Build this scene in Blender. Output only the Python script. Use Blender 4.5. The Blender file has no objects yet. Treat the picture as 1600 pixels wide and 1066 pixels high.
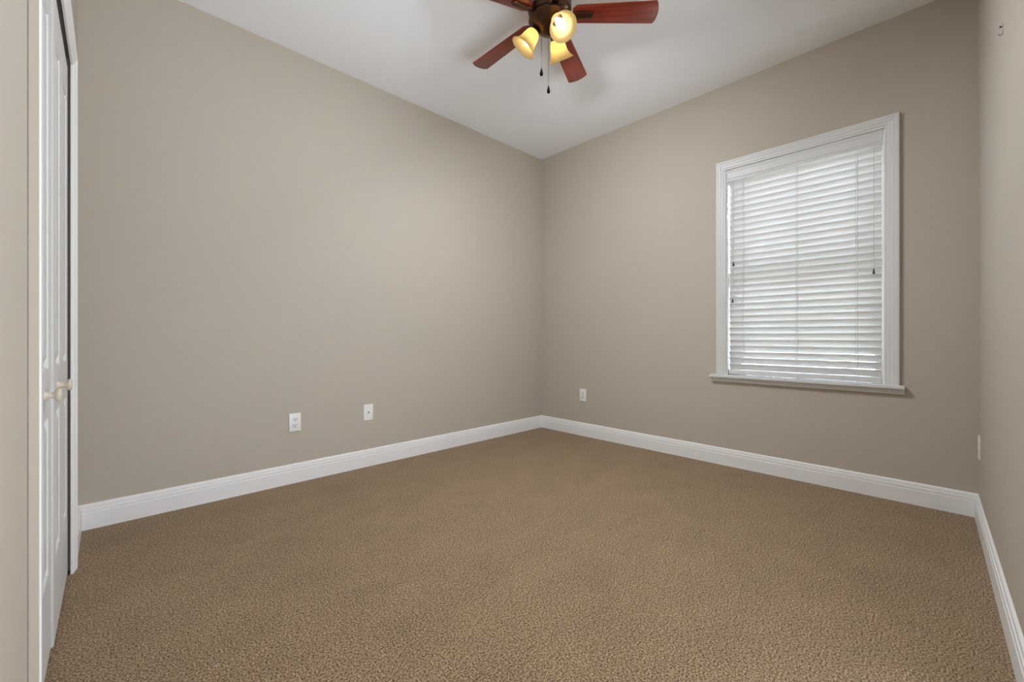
import bpy, bmesh, math, random
from mathutils import Vector, Matrix

# ------------------------------------------------------------------ scene, camera, world, lights
S = bpy.context.scene
C = S.collection
R = math.radians
S.view_settings.view_transform = 'Standard'
S.view_settings.look = 'None'
S.view_settings.gamma = 1.0
S.view_settings.use_curve_mapping = False
S.view_settings.exposure = 0.0
S.cycles.max_bounces = 14
S.cycles.diffuse_bounces = 9
S.cycles.glossy_bounces = 4
S.cycles.transmission_bounces = 10
S.cycles.transparent_max_bounces = 12
S.cycles.caustics_reflective = False
S.cycles.caustics_refractive = False
S.cycles.sample_clamp_indirect = 6.0
S.cycles.use_denoising = True

CAM_H = 0.92
cd = bpy.data.cameras.new('camera')
cam = bpy.data.objects.new('camera', cd)
C.objects.link(cam)
cd.sensor_fit = 'HORIZONTAL'
cd.sensor_width = 36.0
cd.lens = 655.2 / 1600 * 36.0
cd.shift_y = -7.0 / 1600
cd.clip_start = 0.01
cam.location = (0, 0, CAM_H)
cam.rotation_euler = (R(90), 0, math.atan(674 / 655.2) - R(90))
S.camera = cam

W = bpy.data.worlds.new('sky')
S.world = W
W.use_nodes = True
wn = W.node_tree
for n in list(wn.nodes):
    wn.nodes.remove(n)
wo = wn.nodes.new('ShaderNodeOutputWorld')
wb = wn.nodes.new('ShaderNodeBackground')
ws = wn.nodes.new('ShaderNodeTexSky')
ws.sky_type = 'NISHITA'
ws.sun_disc = False
ws.sun_elevation = R(50)
ws.sun_rotation = R(260)
ws.dust_density = 2.5
wb.inputs['Strength'].default_value = 100.0
wh = wn.nodes.new('ShaderNodeHueSaturation')          # hazy, nearly white sky
wh.inputs['Saturation'].default_value = 0.45
wn.links.new(ws.outputs[0], wh.inputs['Color'])
wn.links.new(wh.outputs[0], wb.inputs['Color'])
wn.links.new(wb.outputs[0], wo.inputs['Surface'])


def lamp(name, kind, loc, rot, energy, color=(1, 1, 1), **kw):
    d = bpy.data.lights.new(name, kind)
    d.energy = energy
    d.color = color
    for k, v in kw.items():
        setattr(d, k, v)
    o = bpy.data.objects.new(name, d)
    o.location = loc
    o.rotation_euler = rot
    C.objects.link(o)
    return o


# sun over the roof of this house: it reaches the neighbour's wall and the yard, not the room
lamp('sun', 'SUN', (0, 0, 8), (R(0), R(-42), R(12)), 6.0, (1, 0.97, 0.92), angle=R(0.6))
# added fill lamp in an unseen, made-up room, shining up through an added opening
lamp('added_fill_light', 'AREA', (1.15, -1.05, 0.25), (R(152), 0, 0), 122.0, (0.92, 1.0, 1.13),
     shape='RECTANGLE', size=2.6, size_y=1.5)

# ------------------------------------------------------------------ helpers


def nodes(name):
    m = bpy.data.materials.new(name)
    m.use_nodes = True
    nt = m.node_tree
    b = nt.nodes['Principled BSDF']
    return m, nt, b


def srgb(r, g, b):
    f = lambda c: (c / 255 / 12.92) if c / 255 <= 0.04045 else ((c / 255 + 0.055) / 1.055) ** 2.4
    return (f(r), f(g), f(b), 1)


def plain(name, col, rough=0.5, metal=0.0, spec=0.5, coat=0.0):
    m, nt, b = nodes(name)
    b.inputs['Base Color'].default_value = col
    b.inputs['Roughness'].default_value = rough
    b.inputs['Metallic'].default_value = metal
    b.inputs['Specular IOR Level'].default_value = spec
    b.inputs['Coat Weight'].default_value = coat
    return m


def paint(name, col, rough, scale, strength, dist, var=0.0, detail=3.0):
    """a painted surface with a sprayed texture (bump) and faint unevenness"""
    m, nt, b = nodes(name)
    tc = nt.nodes.new('ShaderNodeTexCoord')
    no = nt.nodes.new('ShaderNodeTexNoise')
    no.inputs['Scale'].default_value = scale
    no.inputs['Detail'].default_value = detail
    no.inputs['Roughness'].default_value = 0.55
    nt.links.new(tc.outputs['Object'], no.inputs['Vector'])
    bp = nt.nodes.new('ShaderNodeBump')
    bp.inputs['Strength'].default_value = strength
    bp.inputs['Distance'].default_value = dist
    nt.links.new(no.outputs['Fac'], bp.inputs['Height'])
    nt.links.new(bp.outputs['Normal'], b.inputs['Normal'])
    if var:
        n2 = nt.nodes.new('ShaderNodeTexNoise')
        n2.inputs['Scale'].default_value = 1.7
        n2.inputs['Detail'].default_value = 2.0
        nt.links.new(tc.outputs['Object'], n2.inputs['Vector'])
        mx = nt.nodes.new('ShaderNodeMix')
        mx.data_type = 'RGBA'
        mx.inputs['A'].default_value = [c * (1 - var) for c in col[:3]] + [1]
        mx.inputs['B'].default_value = [min(1, c * (1 + var)) for c in col[:3]] + [1]
        nt.links.new(n2.outputs['Fac'], mx.inputs['Factor'])
        nt.links.new(mx.outputs['Result'], b.inputs['Base Color'])
    else:
        b.inputs['Base Color'].default_value = col
    b.inputs['Roughness'].default_value = rough
    b.inputs['Specular IOR Level'].default_value = 0.3
    return m


def carpet_material():
    m, nt, b = nodes('cut pile carpet')
    tc = nt.nodes.new('ShaderNodeTexCoord')

    def noise(scale, detail, rough=0.5, vec=None, dist=0.0):
        n = nt.nodes.new('ShaderNodeTexNoise')
        n.inputs['Scale'].default_value = scale
        n.inputs['Detail'].default_value = detail
        n.inputs['Roughness'].default_value = rough
        n.inputs['Distortion'].default_value = dist
        nt.links.new(vec if vec else tc.outputs['Object'], n.inputs['Vector'])
        return n
    tuft = noise(185, 2.5, 0.6)
    clump = noise(38, 2.0, 0.5)
    mapn = nt.nodes.new('ShaderNodeMapping')
    mapn.inputs['Rotation'].default_value = (0, 0, R(35))
    mapn.inputs['Scale'].default_value = (1.0, 1.35, 1.0)
    nt.links.new(tc.outputs['Object'], mapn.inputs['Vector'])
    brush = noise(4.2, 3.0, 0.6, mapn.outputs['Vector'], 0.4)
    ramp = nt.nodes.new('ShaderNodeValToRGB')
    ramp.color_ramp.elements[0].position = 0.36
    ramp.color_ramp.elements[0].color = srgb(79, 58, 37)
    ramp.color_ramp.elements[1].position = 0.64
    ramp.color_ramp.elements[1].color = srgb(186, 162, 132)
    e = ramp.color_ramp.elements.new(0.5)
    e.color = srgb(141, 118, 90)
    nt.links.new(tuft.outputs['Fac'], ramp.inputs['Fac'])
    # traffic and vacuum marks: patches where the pile leans the other way
    mr = nt.nodes.new('ShaderNodeMapRange')
    mr.inputs['From Min'].default_value = 0.3
    mr.inputs['From Max'].default_value = 0.7
    mr.inputs['To Min'].default_value = 0.92
    mr.inputs['To Max'].default_value = 1.08
    nt.links.new(brush.outputs['Fac'], mr.inputs['Value'])
    mr2 = nt.nodes.new('ShaderNodeMapRange')
    mr2.inputs['From Min'].default_value = 0.3
    mr2.inputs['From Max'].default_value = 0.7
    mr2.inputs['To Min'].default_value = 0.93
    mr2.inputs['To Max'].default_value = 1.07
    nt.links.new(clump.outputs['Fac'], mr2.inputs['Value'])
    mu = nt.nodes.new('ShaderNodeMath')
    mu.operation = 'MULTIPLY'
    nt.links.new(mr.outputs[0], mu.inputs[0])
    nt.links.new(mr2.outputs[0], mu.inputs[1])
    vm = nt.nodes.new('ShaderNodeVectorMath')
    vm.operation = 'SCALE'
    nt.links.new(ramp.outputs['Color'], vm.inputs[0])
    nt.links.new(mu.outputs[0], vm.inputs['Scale'])
    nt.links.new(vm.outputs['Vector'], b.inputs['Base Color'])
    bp = nt.nodes.new('ShaderNodeBump')
    bp.inputs['Strength'].default_value = 0.7
    bp.inputs['Distance'].default_value = 0.006
    nt.links.new(tuft.outputs['Fac'], bp.inputs['Height'])
    nt.links.new(bp.outputs['Normal'], b.inputs['Normal'])
    b.inputs['Roughness'].default_value = 0.95
    b.inputs['Specular IOR Level'].default_value = 0.1
    b.inputs['Sheen Weight'].default_value = 0.15
    return m


def wood_material():
    m, nt, b = nodes('cherry wood')
    tc = nt.nodes.new('ShaderNodeTexCoord')
    mp = nt.nodes.new('ShaderNodeMapping')
    mp.inputs['Scale'].default_value = (2.0, 45.0, 10.0)
    nt.links.new(tc.outputs['Object'], mp.inputs['Vector'])
    no = nt.nodes.new('ShaderNodeTexNoise')
    no.inputs['Scale'].default_value = 2.2
    no.inputs['Detail'].default_value = 4
    no.inputs['Distortion'].default_value = 0.5
    nt.links.new(mp.outputs[0], no.inputs['Vector'])
    rp = nt.nodes.new('ShaderNodeValToRGB')
    rp.color_ramp.elements[0].position = 0.3
    rp.color_ramp.elements[0].color = srgb(90, 25, 15)
    rp.color_ramp.elements[1].position = 0.7
    rp.color_ramp.elements[1].color = srgb(138, 48, 28)
    nt.links.new(no.outputs['Fac'], rp.inputs['Fac'])
    nt.links.new(rp.outputs[0], b.inputs['Base Color'])
    b.inputs['Roughness'].default_value = 0.32
    b.inputs['Coat Weight'].default_value = 0.25
    return m


def amber_glass():
    m, nt, b = nodes('amber frosted glass')
    nt.nodes.remove(b)
    out = nt.nodes['Material Output']
    tr = nt.nodes.new('ShaderNodeBsdfTranslucent')
    tr.inputs['Color'].default_value = (0.93, 0.80, 0.46, 1)
    df = nt.nodes.new('ShaderNodeBsdfDiffuse')
    df.inputs['Color'].default_value = (0.74, 0.62, 0.34, 1)
    gl = nt.nodes.new('ShaderNodeBsdfGlossy')
    gl.inputs['Roughness'].default_value = 0.15
    m1 = nt.nodes.new('ShaderNodeMixShader')
    m1.inputs[0].default_value = 0.45
    m2 = nt.nodes.new('ShaderNodeMixShader')
    m2.inputs[0].default_value = 0.05
    nt.links.new(tr.outputs[0], m1.inputs[1])
    nt.links.new(df.outputs[0], m1.inputs[2])
    nt.links.new(m1.outputs[0], m2.inputs[1])
    nt.links.new(gl.outputs[0], m2.inputs[2])
    nt.links.new(m2.outputs[0], out.inputs['Surface'])
    return m


def window_glass():
    m, nt, b = nodes('window glass')
    nt.nodes.remove(b)
    out = nt.nodes['Material Output']
    tr = nt.nodes.new('ShaderNodeBsdfTransparent')
    tr.inputs['Color'].default_value = (0.93, 0.95, 0.95, 1)
    gl = nt.nodes.new('ShaderNodeBsdfGlossy')
    gl.inputs['Roughness'].default_value = 0.0
    fr = nt.nodes.new('ShaderNodeFresnel')
    fr.inputs['IOR'].default_value = 1.45
    mx = nt.nodes.new('ShaderNodeMixShader')
    nt.links.new(fr.outputs[0], mx.inputs[0])
    nt.links.new(tr.outputs[0], mx.inputs[1])
    nt.links.new(gl.outputs[0], mx.inputs[2])
    nt.links.new(mx.outputs[0], out.inputs['Surface'])
    return m


def slat_material():
    m, nt, b = nodes('white faux wood slat')
    out = nt.nodes['Material Output']
    b.inputs['Base Color'].default_value = (0.80, 0.80, 0.79, 1)
    b.inputs['Roughness'].default_value = 0.4
    tr = nt.nodes.new('ShaderNodeBsdfTranslucent')
    tr.inputs['Color'].default_value = (0.9, 0.9, 0.88, 1)
    mx = nt.nodes.new('ShaderNodeMixShader')
    mx.inputs[0].default_value = 0.20
    nt.links.new(b.outputs[0], mx.inputs[1])
    nt.links.new(tr.outputs[0], mx.inputs[2])
    nt.links.new(mx.outputs[0], out.inputs['Surface'])
    return m


def glow(name, col, strength):
    m, nt, b = nodes(name)
    b.inputs['Base Color'].default_value = (0.9, 0.9, 0.85, 1)
    b.inputs['Emission Color'].default_value = col
    b.inputs['Emission Strength'].default_value = strength
    return m


M = dict(
    wall=paint('beige wall paint', srgb(186, 177, 163), 0.75, 95, 0.22, 0.003, 0.012),
    ceiling=paint('white textured ceiling paint', (0.89, 0.91, 0.93, 1), 0.9, 60, 0.35, 0.004, 0.01),
    trim=paint('white semi-gloss trim paint', (0.82, 0.82, 0.81, 1), 0.38, 14, 0.05, 0.001),
    window_trim=paint('darkened white window trim paint', (0.67, 0.672, 0.662, 1), 0.38, 14, 0.05, 0.001),  # same white trim paint, darkened to stand in for dimmer light
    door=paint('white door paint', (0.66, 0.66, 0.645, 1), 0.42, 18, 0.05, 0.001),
    carpet=carpet_material(),
    plate=plain('white plastic plate', (0.84, 0.83, 0.80, 1), 0.35),
    socket=plain('white plastic receptacle', (0.76, 0.76, 0.75, 1), 0.4),
    dark=plain('dark slot', (0.03, 0.03, 0.03, 1), 0.6),
    steel=plain('steel', (0.45, 0.44, 0.42, 1), 0.3, 1.0),
    knob=plain('cream porcelain knob', (0.60, 0.53, 0.42, 1), 0.3),
    vinyl=plain('white vinyl', (0.82, 0.82, 0.82, 1), 0.4),
    slat=slat_material(),
    valance=plain('white blind valance', (0.66, 0.665, 0.655, 1), 0.45),
    cord=plain('white blind cord', (0.58, 0.58, 0.56, 1), 0.8),
    tassel=plain('black plastic tassel', (0.025, 0.025, 0.025, 1), 0.35),
    glass=window_glass(),
    wood=wood_material(),
    bronze=plain('oil rubbed bronze', (0.085, 0.042, 0.024, 1), 0.28, 0.85),
    amber=amber_glass(),
    bulb=glow('lit bulb', (1.0, 0.84, 0.60, 1), 12.0),
    chain=plain('antique brass chain', (0.022, 0.018, 0.014, 1), 0.6, 0.0, 0.2),
    fob=plain('dark wood fob', (0.008, 0.006, 0.005, 1), 0.8, 0.0, 0.0),
    stucco=paint('pale stucco', (0.30, 0.295, 0.32, 1), 0.9, 30, 0.3, 0.01),
    grass=paint('lawn grass', (0.16, 0.17, 0.13, 1), 0.9, 40, 0.5, 0.02, 0.3),
    darkframe=plain('dark bronze aluminium', (0.022, 0.021, 0.020, 1), 0.6),
    darkglass=plain('dark window glass', (0.04, 0.045, 0.05, 1), 0.1),
    shingle=paint('grey shingles', (0.22, 0.20, 0.19, 1), 0.9, 20, 0.4, 0.01, 0.2),
    concrete=paint('concrete', (0.55, 0.53, 0.50, 1), 0.9, 25, 0.3, 0.005, 0.08),
    black_metal=plain('black metal', (0.04, 0.04, 0.04, 1), 0.35, 0.8),
)


def new_bm():
    return bmesh.new()


def box(bm, lo, hi, fn=None, bevel=0.0, seg=2):
    """axis aligned box; fn maps local coordinates to the place it stands"""
    vs = []
    for z in (lo[2], hi[2]):
        for x, y in ((lo[0], lo[1]), (hi[0], lo[1]), (hi[0], hi[1]), (lo[0], hi[1])):
            vs.append(bm.verts.new((x, y, z)))
    fs = [bm.faces.new([vs[i] for i in q]) for q in
          ((3, 2, 1, 0), (4, 5, 6, 7), (0, 1, 5, 4), (1, 2, 6, 5), (2, 3, 7, 6), (3, 0, 4, 7))]
    allv = vs
    if bevel:
        es = list({e for f in fs for e in f.edges})
        r = bmesh.ops.bevel(bm, geom=es, offset=bevel, segments=seg, profile=0.5, affect='EDGES')
        allv = list({v for f in r['faces'] for v in f.verts} | {v for v in vs if v.is_valid})
    if fn:
        for v in allv:
            v.co = fn(v.co)
    return bm


def lathe(bm, prof, seg=32, fn=None, cap=False):
    """profile of (radius, height) spun around local z"""
    rings = []
    for r, z in prof:
        if r < 1e-6:
            rings.append([bm.verts.new((0, 0, z))])
        else:
            rings.append([bm.verts.new((r * math.cos(2 * math.pi * k / seg), r * math.sin(2 * math.pi * k / seg), z))
                          for k in range(seg)])
    for a, b in zip(rings, rings[1:]):
        for k in range(seg):
            k2 = (k + 1) % seg
            q = [a[k % len(a)], a[k2 % len(a)], b[k2 % len(b)], b[k % len(b)]]
            u = []
            for v in q:
                if v not in u:
                    u.append(v)
            if len(u) > 2:
                bm.faces.new(u)
    if fn:
        for r in rings:
            for v in r:
                v.co = fn(v.co)
    return bm


def tube(bm, pts, rad, seg=8, fn=None):
    """a tube through points; rad a number or one per point"""
    pts = [Vector(p) for p in pts]
    n = len(pts)
    rads = rad if isinstance(rad, (list, tuple)) else [rad] * n
    rings = []
    ref = None
    for i, p in enumerate(pts):
        d = (pts[min(i + 1, n - 1)] - pts[max(i - 1, 0)]).normalized()
        if ref is None:
            ref = d.orthogonal().normalized()
        ref = (ref - d * ref.dot(d)).normalized()
        s = d.cross(ref)
        rings.append([bm.verts.new(p + (ref * math.cos(2 * math.pi * k / seg) + s * math.sin(2 * math.pi * k / seg)) * rads[i])
                      for k in range(seg)])
    for a, b in zip(rings, rings[1:]):
        for k in range(seg):
            bm.faces.new((a[k], a[(k + 1) % seg], b[(k + 1) % seg], b[k]))
    bm.faces.new(rings[0][::-1])
    bm.faces.new(rings[-1])
    if fn:
        for r in rings:
            for v in r:
                v.co = fn(v.co)
    return bm


def sweep(bm, stations):
    """join equal-length rows of points with quads; every row is a closed section, ends are capped"""
    rows = [[bm.verts.new(p) for p in st] for st in stations]
    n = len(rows[0])
    for a, b in zip(rows, rows[1:]):
        for k in range(n):
            bm.faces.new((a[k], a[(k + 1) % n], b[(k + 1) % n], b[k]))
    bm.faces.new(rows[0][::-1])
    bm.faces.new(rows[-1])
    return bm


def obj(name, bm, mat, parent=None, smooth=None, loc=None):
    bmesh.ops.recalc_face_normals(bm, faces=bm.faces[:])
    me = bpy.data.meshes.new(name)
    bm.to_mesh(me)
    bm.free()
    for m in (mat if isinstance(mat, (list, tuple)) else [mat]):
        me.materials.append(m)
    if smooth:
        me.polygons.foreach_set('use_smooth', [True] * len(me.polygons))
        me.set_sharp_from_angle(angle=R(smooth))
    o = bpy.data.objects.new(name, me)
    C.objects.link(o)
    if parent:
        o.parent = parent
    if loc:
        o.location = loc
    return o


def tag(o, label, cat, kind=None, group=None):
    o['label'] = label
    o['category'] = cat
    if kind:
        o['kind'] = kind
    if group:
        o['group'] = group
    return o


def thing(name, label, cat, loc=(0, 0, 0), rot=(0, 0, 0), kind=None, group=None):
    o = bpy.data.objects.new(name, None)
    o.empty_display_size = 0.1
    C.objects.link(o)
    o.location = loc
    o.rotation_euler = rot
    return tag(o, label, cat, kind, group)


# ------------------------------------------------------------------ the room's plan (metres)
UB, VA, CEIL = 3.186, 2.849, 2.718          # window wall, blank wall, ceiling height
UD = -0.090                                 # closet wall at the far left corner
D_TILT, C_TILT = 0.0078, 0.0173             # both near walls are slightly out of square


def dw(p):
    """closet wall: (distance from the far left corner, out into the room, height)"""
    s, n, z = p
    return Vector((UD - D_TILT * s + n, VA - s - D_TILT * n, z))


def cw(p):
    """right-hand wall: (distance from the window corner, out into the room, height)"""
    s, n, z = p
    return Vector((UB - s - C_TILT * n, -0.124 - C_TILT * s + n, z))


T = 0.20
tag(obj('floor', box(new_bm(), (-2.0, -2.5, -0.12), (UB + T, VA + T, 0)), M['carpet']),
    'tan beige cut pile carpet covering the whole room', 'floor', 'structure')
tag(obj('ceiling', box(new_bm(), (-2.0, -2.5, CEIL), (UB + T, VA + T, CEIL + 0.12)), M['ceiling']),
    'white textured ceiling above the fan', 'ceiling', 'structure')
tag(obj('wall_back_left', box(new_bm(), (UD - 0.002, VA, 0), (UB, VA + T, CEIL)), M['wall']),
    'wide blank beige wall with two white plates low down', 'wall', 'structure')

# window wall with its opening
WV0, WV1, WZ0, WZ1 = 0.233, 1.080, 0.640, 2.106
bm = new_bm()
ys = (-0.16, WV0, WV1, VA + T)
zs = (0, WZ0, WZ1, CEIL)
for i in range(3):
    for k in range(3):
        if not (i == 1 and k == 1):
            box(bm, (UB, ys[i], zs[k]), (UB + T, ys[i + 1], zs[k + 1]))
bmesh.ops.remove_doubles(bm, verts=bm.verts[:], dist=1e-5)
inner = [f for f in bm.faces if len([g for g in bm.faces if g is not f and set(g.verts) == set(f.verts)])]
bmesh.ops.delete(bm, geom=inner, context='FACES_ONLY')
tag(obj('wall_back_right', bm, M['wall']), 'beige wall that holds the window', 'wall', 'structure')

OS0, OS1, OZ = 1.66, 3.20, 2.40              # added opening beside the camera, lets the fill lamp into the room
bm = new_bm()
box(bm, (0.0, -T, 0), (OS0, 0, CEIL), cw)
box(bm, (OS0, -T, OZ), (OS1, 0, CEIL), cw)
box(bm, (OS1, -T, 0), (3.4, 0, CEIL), cw)
tag(obj('wall_right', bm, M['wall']), 'beige wall seen at a grazing angle on the far right', 'wall', 'structure')

# closet wall with the closet opening
CS0, CS1, CZ = 0.499, 1.602, 1.968          # closet opening between its jamb boards
J = 0.045                                   # the trim laps past the rough opening by this much
bm = new_bm()
cuts = (-0.002, CS0 - J, CS1 + J, 3.03)
for i in range(3):
    z0 = {1: CZ + J}.get(i, 0)
    box(bm, (cuts[i], -0.12, z0), (cuts[i + 1], 0, CEIL), dw)
tag(obj('wall_left', bm, M['wall']), 'beige wall with the closet, at the far left edge', 'wall', 'structure')

# closet interior, and an added room around the fill lamp
bm = new_bm()
box(bm, (0.10, -0.80, 0), (1.95, -0.72, CEIL), dw)
box(bm, (0.10, -0.72, 0), (0.16, -0.12, CEIL), dw)
box(bm, (1.90, -0.72, 0), (1.95, -0.12, CEIL), dw)
tag(obj('wall_closet', bm, M['wall']), 'walls inside the closet behind the white doors', 'wall', 'structure')
bm = new_bm()
box(bm, (-0.95, -2.40, 0), (2.30, -2.30, CEIL))
box(bm, (-1.05, -2.40, 0), (-0.95, -0.10, CEIL))
box(bm, (2.20, -2.30, 0), (2.30, -0.30, CEIL))
box(bm, (-0.95, -0.30, 0), (-0.24, -0.20, CEIL))
tag(obj('wall_added_room', bm, M['wall']), 'beige walls of an added, unseen room that holds the fill lamp', 'wall', 'structure')

# ------------------------------------------------------------------ baseboards
BASE = [(0.0, 0.0), (0.0, 0.0135), (0.079, 0.0135), (0.0815, 0.0115), (0.0845, 0.0115), (0.0865, 0.0125),
        (0.0985, 0.0115), (0.1005, 0.0085), (0.1035, 0.0085), (0.1055, 0.0095), (0.115, 0.0072), (0.1205, 0.0)]


def baseboard(name, fn, s0, s1, m0, m1, label):
    """fn maps (along, out, up); m0/m1 = 1 for a mitred inside corner, 0 for a square end"""
    bm = new_bm()
    sweep(bm, [[fn((s0 + m0 * n, n, z)) for z, n in BASE], [fn((s1 - m1 * n, n, z)) for z, n in BASE]])
    return tag(obj(name, bm, M['trim']), label, 'baseboard', 'structure')


aw = lambda p: Vector((UD + p[0], VA - p[1], p[2]))
bw = lambda p: Vector((UB - p[1], VA - p[0], p[2]))
baseboard('baseboard_back_left', aw, 0, UB - UD, 1, 1, 'white moulded baseboard along the wide blank wall')
baseboard('baseboard_back_right', bw, 0, VA + 0.124, 1, 1, 'white moulded baseboard under the window')
baseboard('baseboard_right', cw, 0, 1.66, 1, 0, 'white moulded baseboard along the right wall')
baseboard('baseboard_left', dw, 0, CS0 - 0.061, 1, 0, 'short white baseboard between closet trim and corner')

# ------------------------------------------------------------------ casings
CASING = [(0.0, 0.0), (0.0, 0.006), (0.003, 0.0085), (0.011, 0.0085), (0.014, 0.0110), (0.029, 0.0125), (0.032, 0.0150),
          (0.043, 0.0155), (0.046, 0.0175), (0.056, 0.0175), (0.060, 0.0150), (0.060, 0.0017), (0.0575, 0.0014), (0.0575, 0.0)]


def casing(fn, x0, x1, z0, z1, w, depth=1.0):
    """three mitred lengths round an opening; fn maps (across, out, up)"""
    k = w / 0.060
    bm = new_bm()
    pr = [(d * k, n * depth) for d, n in CASING]
    sweep(bm, [[fn((x0 - d, n, z0)) for d, n in pr], [fn((x0 - d, n, z1 + d)) for d, n in pr],
               [fn((x1 + d, n, z1 + d)) for d, n in pr], [fn((x1 + d, n, z0)) for d, n in pr]])
    return bm


# closet trim; wall colour on the near leg's outer edge stands in for its shade
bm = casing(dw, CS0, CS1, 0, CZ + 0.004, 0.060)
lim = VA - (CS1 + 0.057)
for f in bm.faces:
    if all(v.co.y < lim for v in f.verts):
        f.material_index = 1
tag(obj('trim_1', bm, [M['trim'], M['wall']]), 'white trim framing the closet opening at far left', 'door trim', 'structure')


# closet doors: two bifold pairs of raised-panel leaves
def leaf(s0, s1, n, z0, z1):
    bm = new_bm()
    th = 0.034
    w = s1 - s0
    st = 0.062 if w > 0.2 else w * 0.25
    xs = (s0, s0 + st, s1 - st, s1)
    zr = (z0, 0.255, 0.695, 0.83, 1.815, z1)
    P = lambda s, d, z: bm.verts.new(dw((s, n + d, z)))
    grid = [[P(x, 0, z) for z in zr] for x in xs]
    for i in range(3):
        for k in range(5):
            q = (grid[i][k], grid[i + 1][k], grid[i + 1][k + 1], grid[i][k + 1])
            if i == 1 and k in (1, 3):
                prev = list(q)
                for ins, d in ((0.006, -0.009), (0.012, -0.009), (0.034, -0.001), (0.038, -0.001)):
                    a, b, c, e = xs[1] + ins, xs[2] - ins, zr[k] + ins, zr[k + 1] - ins
                    cur = [P(a, d, c), P(b, d, c), P(b, d, e), P(a, d, e)]
                    for m in range(4):
                        bm.faces.new((prev[m], prev[(m + 1) % 4], cur[(m + 1) % 4], cur[m]))
                    prev = cur
                bm.faces.new(prev)
            else:
                bm.faces.new(q)
    back = [P(s0, -th, z0), P(s1, -th, z0), P(s1, -th, z1), P(s0, -th, z1)]
    bm.faces.new(back)
    bm.faces.new([back[0]] + [grid[0][k] for k in range(6)] + [back[3]])
    bm.faces.new([back[1]] + [grid[3][k] for k in range(6)] + [back[2]])
    bm.faces.new([back[0], back[1]] + [grid[i][0] for i in (3, 2, 1, 0)])
    bm.faces.new([back[3], back[2]] + [grid[i][5] for i in (3, 2, 1, 0)])
    return bm


def knob(parent, s, n, z):
    prof = [(0.0, 0.0), (0.013, 0.0), (0.0125, 0.003), (0.0085, 0.007), (0.0078, 0.014), (0.010, 0.019), (0.0165, 0.0225),
            (0.0185, 0.026), (0.0175, 0.0295), (0.013, 0.032), (0.0, 0.033)]
    bm = new_bm()
    lathe(bm, prof, 28, lambda p: dw((s + p[0], n + p[2], z + p[1])))
    return obj('knob', bm, M['knob'], parent, smooth=50)


SM = 1.050
LZ0, LZ1 = 0.018, 1.944
d1 = thing('door_1', 'far pair of white panelled bifold closet doors', 'closet door', kind='structure')
lw = (SM - 0.519) / 2
obj('door_leaf', leaf(0.519, 0.519 + lw - 0.0015, -0.007, LZ0, LZ1), M['door'], d1)
lf = obj('door_leaf', leaf(0.519 + lw + 0.0015, SM - 0.002, -0.0075, LZ0, LZ1), M['door'], d1)
knob(lf, SM - 0.125, -0.0075, 0.768)
d2 = thing('door_2', 'near pair of white panelled bifold closet doors', 'closet door', kind='structure')
lf = obj('door_leaf', leaf(SM + 0.002, SM + lw - 0.0015, -0.0130, LZ0, LZ1), M['door'], d2)
knob(lf, SM + 0.165, -0.0130, 0.765)
obj('door_leaf', leaf(SM + lw + 0.0015, 1.594, -0.0135, LZ0, LZ1), M['door'], d2)

# ------------------------------------------------------------------ window
wv = lambda p: Vector((UB - p[1], p[0], p[2]))          # (across = v, out into the room, up)
wt = thing('window_1', 'white framed single hung window behind the blind', 'window', kind='structure')
obj('casing', casing(wv, WV0, WV1, 0.648, WZ1 - 0.002, 0.0645, 1.3), M['window_trim'], wt)
bm = new_bm()
box(bm, (0.146, -0.02, 0.628), (1.184, 0.045, 0.648), wv, 0.004)
obj('sill', bm, M['window_trim'], wt)
bm = new_bm()
box(bm, (0.149, 0.0, 0.598), (1.173, 0.020, 0.628), wv, 0.003)
obj('apron', bm, M['window_trim'], wt)
bm = new_bm()                                             # painted returns of the opening
box(bm, (WV0, -T, 0.641), (WV0 + 0.006, 0.0, WZ1), wv)
box(bm, (WV1 - 0.006, -T, 0.641), (WV1, 0.0, WZ1), wv)
box(bm, (WV0 + 0.006, -T, WZ1 - 0.006), (WV1 - 0.006, 0.0, WZ1), wv)
box(bm, (WV0 + 0.006, -T, 0.641), (WV1 - 0.006, -0.021, 0.648), wv)
obj('jamb', bm, M['trim'], wt)


def ring(bm, y0, y1, z0, z1, d0, d1, w, wb=None):
    wb = wb or w
    box(bm, (y0, d0, z0), (y0 + w, d1, z1), wv)
    box(bm, (y1 - w, d0, z0), (y1, d1, z1), wv)
    box(bm, (y0 + w, d0, z0), (y1 - w, d1, z0 + wb), wv)
    box(bm, (y0 + w, d0, z1 - w), (y1 - w, d1, z1), wv)
    return bm


F0, F1, FZ0, FZ1 = WV0 + 0.006, WV1 - 0.006, 0.648, WZ1 - 0.006
obj('window_frame', ring(new_bm(), F0, F1, FZ0, FZ1, -0.198, -0.130, 0.018), M['vinyl'], wt)
us = obj('upper_sash', ring(new_bm(), F0 + 0.018, F1 - 0.018, 1.350, FZ1 - 0.018, -0.192, -0.168, 0.030, 0.045), M['vinyl'], wt)
obj('pane', box(new_bm(), (F0 + 0.048, -0.182, 1.395), (F1 - 0.048, -0.178, FZ1 - 0.048), wv), M['glass'], us)
ls = obj('lower_sash', ring(new_bm(), F0 + 0.018, F1 - 0.018, FZ0 + 0.018, 1.400, -0.164, -0.138, 0.030, 0.045), M['vinyl'], wt)
obj('pane', box(new_bm(), (F0 + 0.048, -0.153, FZ0 + 0.063), (F1 - 0.048, -0.149, 1.370), wv), M['glass'], ls)

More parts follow.
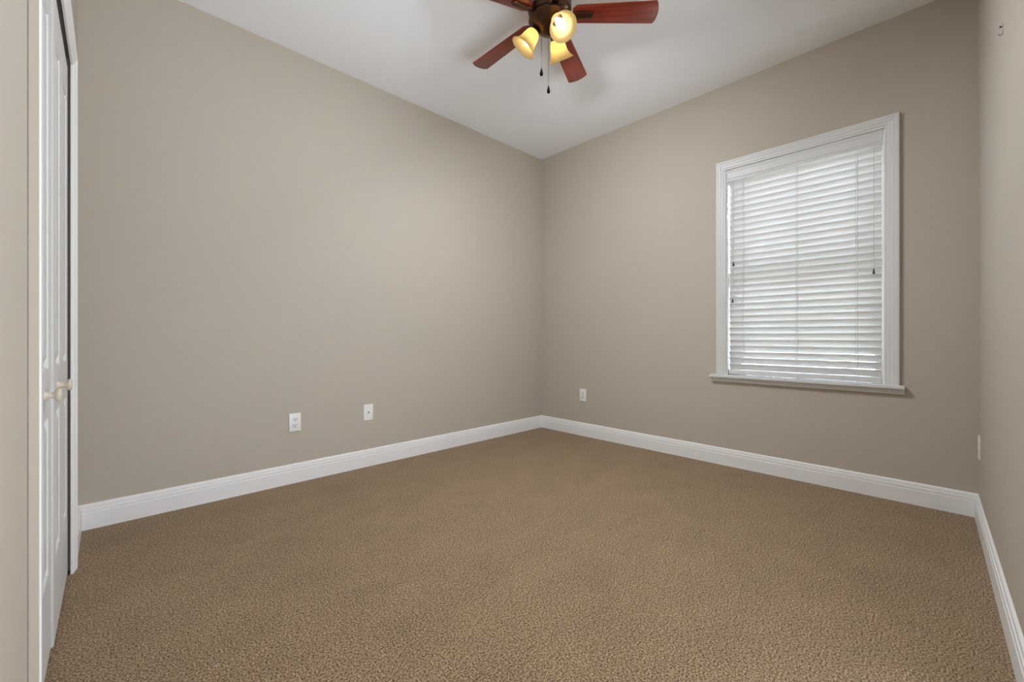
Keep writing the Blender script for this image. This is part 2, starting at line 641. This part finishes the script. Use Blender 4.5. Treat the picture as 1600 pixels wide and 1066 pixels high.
# ------------------------------------------------------------------ window blind
bt = thing('window_blind', 'white two inch slat blind closed in the window', 'window blind', (UB + 0.03, 0.6565, 0.648))
BV0, BV1 = WV0 + 0.0135, WV1 - 0.0135
toL = lambda p: wv(p) - Vector((UB + 0.03, 0.6565, 0.648))
bm = new_bm()                                            # moulded valance board
vprof = [(2.020, -0.012), (2.020, -0.002), (2.0235, 0.000), (2.030, 0.000), (2.033, -0.002), (2.037, -0.002), (2.041, 0.001),
         (2.083, 0.002), (2.088, 0.0045), (2.096, 0.005), (2.0985, 0.003), (2.0985, -0.012)]
sweep(bm, [[toL((x, n, z)) for z, n in vprof] for x in (WV0 + 0.008, WV1 - 0.008)])
obj('valance', bm, M['valance'], bt)
bm = new_bm()
box(bm, (BV0, -0.058, 2.045), (BV1, -0.016, 2.098), toL, 0.002)
obj('head_rail', bm, M['valance'], bt)

TH = R(57)
SW, ST, PITCH = 0.0508, 0.0029, 0.0427
SC = -0.032                                             # slat centres, behind the wall face
NS = 32
Z_TOP = 2.030
bm = new_bm()
rnd = random.Random(4)
for i in range(NS):
    zc = Z_TOP - PITCH * i
    if zc < 0.70:
        break
    th = TH + R(rnd.uniform(-0.9, 0.9))
    dz = rnd.uniform(-0.0006, 0.0006)
    sec = []
    arc = 8
    for side in (1, -1):
        for q in range(arc + 1):
            a = (q / arc - 0.5) * side                     # -0.5 outer edge .. 0.5 room edge
            crown = 0.0016 * (1 - (2 * a) ** 2)
            x = a * SW
            y = crown + side * ST / 2 * (1 - (2 * abs(a)) ** 8 * 0.6)
            n = SC + x * math.cos(th) - y * math.sin(th)
            z = zc + dz + x * math.sin(th) + y * math.cos(th)
            sec.append((n, z))
    sweep(bm, [[toL((v, n, z)) for n, z in sec] for v in (BV0, BV1)])
obj('slats', bm, M['slat'], bt, smooth=40)
bm = new_bm()
box(bm, (BV0, SC - 0.022, 0.653), (BV1, SC + 0.022, 0.684), toL, 0.004)
obj('bottom_rail', bm, M['valance'], bt)


def ladder(v):
    bm = new_bm()
    for n in (SC + 0.0165, SC - 0.0165):
        pts = []
        z = 2.045
        while z > 0.677:
            pts.append(toL((v + 0.0008 * math.sin(z * 60), n, z)))
            z -= 0.0427
        pts.append(toL((v, n, 0.674)))
        tube(bm, pts, 0.0013, 6)
    tube(bm, [toL((v + 0.009, SC + 0.0162, 2.045)), toL((v + 0.009, SC + 0.0162, 0.674))], 0.0007, 6)
    lathe(bm, [(0, 0.649), (0.006, 0.6495), (0.006, 0.653), (0, 0.653)], 12, lambda p: toL((v + p[0], SC + p[1], p[2])))
    return obj('ladder_cord', bm, M['cord'], bt, smooth=60)


for v in (0.972, 0.655, 0.355):
    ladder(v)


def lift_cord(v, z_end, z_lean=0.0):
    bm = new_bm()
    n = SC + 0.0215
    tube(bm, [toL((v, n, 2.045)), toL((v + z_lean * 0.4, n + 0.001, (2.045 + z_end) / 2)), toL((v + z_lean, n + 0.002, z_end + 0.026))],
         0.0011, 6)
    c = obj('lift_cord', bm, M['cord'], bt, smooth=60)
    bm = new_bm()
    prof = [(0.0, 0.030), (0.0025, 0.030), (0.0032, 0.024), (0.0045, 0.015), (0.0068, 0.004), (0.0075, 0.001), (0.006, 0.0), (0.0, 0.0)]
    lathe(bm, prof, 16, lambda p: toL((v + z_lean + p[0], n + 0.004 + p[1], z_end + p[2])))
    tz = obj('tassel', bm, M['tassel'], c, smooth=50)
    tz['label'] = 'small black cord tassel'
    return c


lift_cord(1.036, 1.418)
lift_cord(1.042, 1.160, -0.001)
lift_cord(0.281, 1.282)

# ------------------------------------------------------------------ wall plates


def plate(name, fn, cx, cz, label, cat, kind):
    """fn maps (across, out, up)"""
    t = thing(name, label, cat, fn((cx, 0, cz)))
    o0 = fn((cx, 0, cz))
    L = lambda p: fn((cx + p[0], p[1], cz + p[2])) - o0
    bm = new_bm()
    box(bm, (-0.0345, 0.0, -0.057), (0.0345, 0.0058, 0.057), L, 0.0022, 3)
    obj('plate', bm, M['plate'], t, smooth=40)

    def disc(name, x, z, r, h, mat, par, sx=1.0):
        bm = new_bm()
        lathe(bm, [(0, h), (r * 0.8, h), (r, h - 0.0006), (r, 0.004), (0, 0.004)], 24, lambda p: L((x + p[0] * sx, p[2], z + p[1])))
        return obj(name, bm, mat, par, smooth=40)
    if kind == 'duplex':
        for dz in (0.0195, -0.0195):
            bm = new_bm()
            box(bm, (-0.0165, 0.004, dz - 0.0138), (0.0165, 0.0072, dz + 0.0138), L, 0.0012)
            rc = obj('receptacle', bm, M['socket'], t, smooth=40)
            for x, h in ((-0.0064, 0.0046), (0.0064, 0.0038)):
                bm = new_bm()
                box(bm, (x - 0.0013, 0.006, dz + 0.003 - h), (x + 0.0013, 0.0075, dz + 0.003 + h), L)
                obj('slot', bm, M['dark'], rc)
            bm = new_bm()
            lathe(bm, [(0, 0.0075), (0.0028, 0.0075), (0.0028, 0.006), (0, 0.006)], 16, lambda p: L((p[0], p[2], dz - 0.0078 + p[1])))
            obj('ground_hole', bm, M['dark'], rc)
        disc('screw', 0, 0, 0.003, 0.0068, M['plate'], t)
    elif kind == 'rocker':
        bm = new_bm()
        box(bm, (-0.0168, 0.004, -0.0335), (0.0168, 0.0074, 0.0335), L, 0.001)
        rc = obj('receptacle', bm, M['socket'], t, smooth=40)
        for dz in (0.0175, -0.0175):
            for x in (-0.0064, 0.0064):
                bm = new_bm()
                box(bm, (x - 0.001, 0.006, dz), (x + 0.001, 0.0077, dz + 0.007), L)
                obj('slot', bm, M['dark'], rc)
            bm = new_bm()
            lathe(bm, [(0, 0.0077), (0.0023, 0.0077), (0.0023, 0.006), (0, 0.006)], 16, lambda p: L((p[0], p[2], dz - 0.005 + p[1])))
            obj('ground_hole', bm, M['dark'], rc)
        disc('screw', 0, 0.0475, 0.0028, 0.0066, M['plate'], t)
        disc('screw', 0, -0.0475, 0.0028, 0.0066, M['plate'], t)
    else:
        bm = new_bm()
        lathe(bm, [(0, 0.009), (0.0028, 0.009), (0.0032, 0.0135), (0.0046, 0.0135), (0.0048, 0.0075), (0.0062, 0.0072), (0.0062, 0.004), (0, 0.004)],
              18, lambda p: L((p[0], p[2], p[1])))
        cx_ = obj('coax_connector', bm, M['steel'], t, smooth=40)
        cx_['label'] = 'round metal cable connector'
        disc('screw', 0, 0.042, 0.0028, 0.0066, M['plate'], t)
        disc('screw', 0, -0.042, 0.0028, 0.0066, M['plate'], t)
    return t


plate('wall_outlet', lambda p: Vector((p[0], VA - p[1], p[2])), 0.861, 0.380,
      'white duplex outlet with two sockets on the wide blank wall', 'wall outlet', 'duplex')
plate('cable_plate', lambda p: Vector((p[0], VA - p[1], p[2])), 1.344, 0.382,
      'white plate with one round cable connector on the blank wall', 'wall plate', 'coax')
plate('wall_outlet', lambda p: Vector((UB - p[1], -p[0], p[2])), -2.331, 0.377,
      'small white outlet low on the window wall, left of the window', 'wall outlet', 'rocker')
plate('wall_outlet', lambda p: cw((-p[0], p[1], p[2])), -0.105, 0.374,
      'white outlet seen edge-on low on the right wall', 'wall outlet', 'duplex')

# small picture hook high on the right wall
ho = cw((1.0, 0, 1.947))
hk = thing('picture_hook', 'tiny dark metal hook high on the right wall', 'hook', ho)
HL = lambda p: cw((1.0 + p[0], p[1], 1.947 + p[2])) - ho
bm = new_bm()
box(bm, (-0.0045, 0, 0.004), (0.0045, 0.0016, 0.032), HL, 0.0005)
tube(bm, [HL((0, 0.001, 0.005)), HL((0, 0.0015, 0.001)), HL((0, 0.005, -0.002)), HL((0, 0.0095, 0.0)), HL((0, 0.011, 0.005))], 0.002, 8)
obj('hook', bm, M['steel'], hk, smooth=50)
bm = new_bm()
lathe(bm, [(0, 0), (0.002, 0), (0.002, 0.006), (0.0042, 0.006), (0.0042, 0.0078), (0, 0.0082)], 14,
      lambda p: HL((p[0], p[2], 0.026 + p[1])))
nl = obj('nail', bm, M['black_metal'], hk, smooth=50)

# ------------------------------------------------------------------ ceiling fan
FU, FV, FZ = 1.6315, 1.4028, 2.530
ft = thing('ceiling_fan', 'five blade cherry and bronze ceiling fan with three lit amber shades', 'ceiling fan', (FU, FV, FZ))
motor = [(0.0, 0.188), (0.085, 0.188), (0.088, 0.180), (0.082, 0.165), (0.070, 0.145), (0.072, 0.138), (0.092, 0.128), (0.103, 0.112),
         (0.110, 0.090), (0.110, 0.074), (0.106, 0.068), (0.110, 0.062), (0.110, 0.048), (0.100, 0.034), (0.080, 0.020), (0.0, 0.020)]
obj('motor_housing', lathe(new_bm(), motor, 48), M['bronze'], ft, smooth=35)
switch = [(0.0, 0.020), (0.070, 0.020), (0.074, 0.014), (0.100, 0.012), (0.107, 0.006), (0.107, 0.000), (0.098, -0.008), (0.084, -0.020),
          (0.072, -0.032), (0.060, -0.043), (0.046, -0.053), (0.032, -0.060), (0.019, -0.063), (0.014, -0.067), (0.008, -0.070), (0.0, -0.071)]
obj('switch_housing', lathe(new_bm(), switch, 48), M['bronze'], ft, smooth=35)


def blade_mesh():
    bm = new_bm()
    r0, r1, wr, wt_ = 0.118, 0.5366, 0.048, 0.060
    out = []
    n = 10
    bulge = 0.013
    rc = 0.003
    for i in range(n + 1):                                   # rounded tip with clipped corners
        a = -1 + 2 * i / n
        out.append((r1 - bulge * a * a - (rc if abs(a) > 0.98 else 0), a * (wt_ - (0.000 if abs(a) < 0.98 else 0.0))))
    top = [(r0 + 0.02, wr), (r0, wr - 0.018)]
    bot = [(r0, -wr + 0.018), (r0 + 0.02, -wr)]
    loop = out + top + bot
    h = 0.003
    up = [bm.verts.new((x, y, h)) for x, y in loop]
    dn = [bm.verts.new((x, y, -h)) for x, y in loop]
    bm.faces.new(up)
    bm.faces.new(dn[::-1])
    for k in range(len(loop)):
        k2 = (k + 1) % len(loop)
        bm.faces.new((up[k], dn[k], dn[k2], up[k2]))
    bmesh.ops.bevel(bm, geom=[e for e in bm.edges if abs(e.verts[0].co.z - e.verts[1].co.z) < 1e-6], offset=0.0012, segments=2,
                    profile=0.5, affect='EDGES')
    return bm


def bracket_mesh():
    bm = new_bm()
    # flat slotted plate under the blade: a long rounded loop with a raised rim
    path = []
    for i in range(25):
        a = math.pi * i / 24 - math.pi / 2
        path.append((0.204 + 0.014 * math.cos(a), 0.014 * math.sin(a), -0.0075))
    for x, w in ((0.185, 0.0145), (0.16, 0.016), (0.135, 0.017)):
        path.append((x, w, -0.0085))
    for x, w in ((0.135, -0.017), (0.16, -0.016), (0.185, -0.0145)):
        path.append((x, w, -0.0085))
    tube(bm, path + [path[0]], 0.0042, 8)
    sec = []
    for x, w, z in ((0.075, 0.012, 0.004), (0.090, 0.013, -0.004), (0.105, 0.016, -0.010), (0.125, 0.0175, -0.010), (0.150, 0.0165, -0.0085),
                    (0.185, 0.0145, -0.0075), (0.204, 0.0135, -0.0068), (0.216, 0.006, -0.0066)):
        sec.append([(x, -w, z + 0.0025), (x, w, z + 0.0025), (x, w * 0.8, z - 0.0028), (x, -w * 0.8, z - 0.0028)])
    sweep(bm, sec)
    return bm


PITCH_B = R(-11)
first = None
for k in range(5):
    ang = R(93.05) - k * R(72)
    if first is None:
        b = obj('blade', blade_mesh(), M['wood'], ft, smooth=40)
        br = obj('blade_bracket', bracket_mesh(), M['bronze'], b, smooth=40)
        first = (b, br)
    else:
        b, br = first[0].copy(), first[1].copy()
        C.objects.link(b)
        C.objects.link(br)
        b.parent = ft
        br.parent = b
    b.matrix_local = Matrix.Rotation(ang, 4, 'Z') @ Matrix.Translation((0, 0, 0.035)) @ Matrix.Rotation(R(3.7), 4, 'Y') @ Matrix.Rotation(PITCH_B, 4, 'X')
    br.matrix_parent_inverse = Matrix.Identity(4)

# light kit: three arms, shades and bulbs
LAMP_W = 11.2
SHADE = [(0.0225, 0.0), (0.027, 0.002), (0.032, 0.010), (0.037, 0.022), (0.0405, 0.036), (0.0425, 0.050), (0.0455, 0.065), (0.052, 0.080),
         (0.062, 0.094), (0.0685, 0.100)]
TILT = R(52)
OPEN_R, OPEN_Z = 0.137, -0.121
for ang, share in ((R(-110.5), 1.25), (R(14), 1.2), (R(127), 0.75)):   # shares weighted to even out the wall brightness
    er = Vector((math.cos(ang), math.sin(ang), 0))
    ax = er * math.cos(TILT) + Vector((0, 0, -math.sin(TILT)))
    op = er * OPEN_R + Vector((0, 0, OPEN_Z))
    base = op - ax * 0.101
    rot = ax.to_track_quat('Z', 'Y').to_matrix()
    put = lambda p, base=base, rot=rot: base + rot @ Vector(p)
    bm = new_bm()
    st = er * 0.050 + Vector((0, 0, -0.030))
    tube(bm, [st, st.lerp(base, 0.5) + Vector((0, 0, 0.004)), base - ax * 0.006], [0.012, 0.011, 0.011], 14)
    lathe(bm, [(0.0, -0.016), (0.014, -0.016), (0.020, -0.011), (0.027, -0.003), (0.0285, 0.004), (0.0285, 0.007), (0.020, 0.007), (0.0, 0.003)],
          28, put)
    arm = obj('lamp_arm', bm, M['bronze'], ft, smooth=40)
    bm = new_bm()
    inner_ = [(r - 0.0022, z) for r, z in SHADE]
    rim = [(SHADE[-1][0] - 0.0008, SHADE[-1][1] + 0.0015)]
    lathe(bm, SHADE + rim + inner_[::-1], 48, put)
    obj('lamp_shade', bm, M['amber'], ft, smooth=60)
    bm = new_bm()
    bulb = [(0.0, 0.005), (0.012, 0.005), (0.0125, 0.022), (0.016, 0.032), (0.0205, 0.043), (0.0225, 0.054), (0.0205, 0.065), (0.014, 0.074), (0.006, 0.078),
            (0.0, 0.0785)]
    lathe(bm, bulb, 28, put)
    obj('light_bulb', bm, M['bulb'], ft, smooth=60)
    # the light this lamp throws out of the mouth of its shade
    q = (-ax).to_track_quat('Z', 'Y').to_euler()
    lamp('lamp_light', 'AREA', Vector((FU, FV, FZ)) + op + ax * 0.010, q, LAMP_W * share, (0.95, 1.0, 1.08), shape='DISK', size=0.11, spread=R(168))


def pull_chain(x, y, z0, z1):
    bm = new_bm()
    pts = []
    n = max(6, int((z0 - z1) / 0.006))
    for i in range(n + 1):                                   # beaded chain
        z = z0 + (z1 + 0.036 - z0) * i / n
        pts.append((x, y, z))
    rad = [0.0013 if i % 2 else 0.0008 for i in range(n + 1)]
    tube(bm, pts, rad, 6)
    c = obj('pull_chain', bm, M['chain'], ft, smooth=60)
    bm = new_bm()
    lathe(bm, [(0.0, 0.038), (0.0026, 0.038), (0.0036, 0.032), (0.0070, 0.020), (0.0082, 0.011), (0.0066, 0.003), (0.0, 0.0)], 18,
          lambda p: Vector((x + p[0], y + p[1], z1 + p[2])))
    f = obj('pull_fob', bm, M['fob'], c, smooth=60)
    f['label'] = 'dark wooden pull'


pull_chain(1.5443 - FU, 1.3805 - FV, -0.012, 2.204 - FZ)
pull_chain(1.6163 - FU, 1.3970 - FV, -0.064, 2.154 - FZ)

# ------------------------------------------------------------------ outside the window
tag(obj('ground', box(new_bm(), (UB + T + 0.01, -14, -0.5), (22, 16, -0.30)), M['grass']), 'strip of lawn outside the window', 'lawn', 'structure')
nh = thing('neighbour_house', 'pale neighbouring house glimpsed between the lower blind slats', 'house', (8.2, 2, -0.3))
NL = lambda p: Vector((p[0], p[1], p[2]))
obj('house_wall', box(new_bm(), (0, -9, 0), (5, 8, 3.1)), M['stucco'], nh)
bm = new_bm()
sweep(bm, [[(-0.5, y, 3.1), (2.5, y, 4.5), (5.5, y, 3.1), (5.5, y, 3.0), (-0.5, y, 3.0)] for y in (-9.5, 8.5)])
obj('roof', bm, M['shingle'], nh)
wf = obj('house_window', box(new_bm(), (-0.06, -0.75, 0.75), (0.0, 1.35, 1.75)), M['darkframe'], nh)
obj('pane', box(new_bm(), (-0.075, -0.70, 0.80), (-0.06, 1.30, 1.70)), M['darkglass'], wf)

for yy, w in ((0.66, 0.07), (1.62, 0.03)):
    fp = obj('fence_post', box(new_bm(), (-0.04, -w / 2, 0), (0.04, w / 2, 1.42)), M['darkframe'], loc=(5.2, yy, -0.3))
    tag(fp, 'thick dark post outside, behind the right part of the blind' if w > 0.05 else 'thin dark post outside, behind the middle of the blind', 'post')
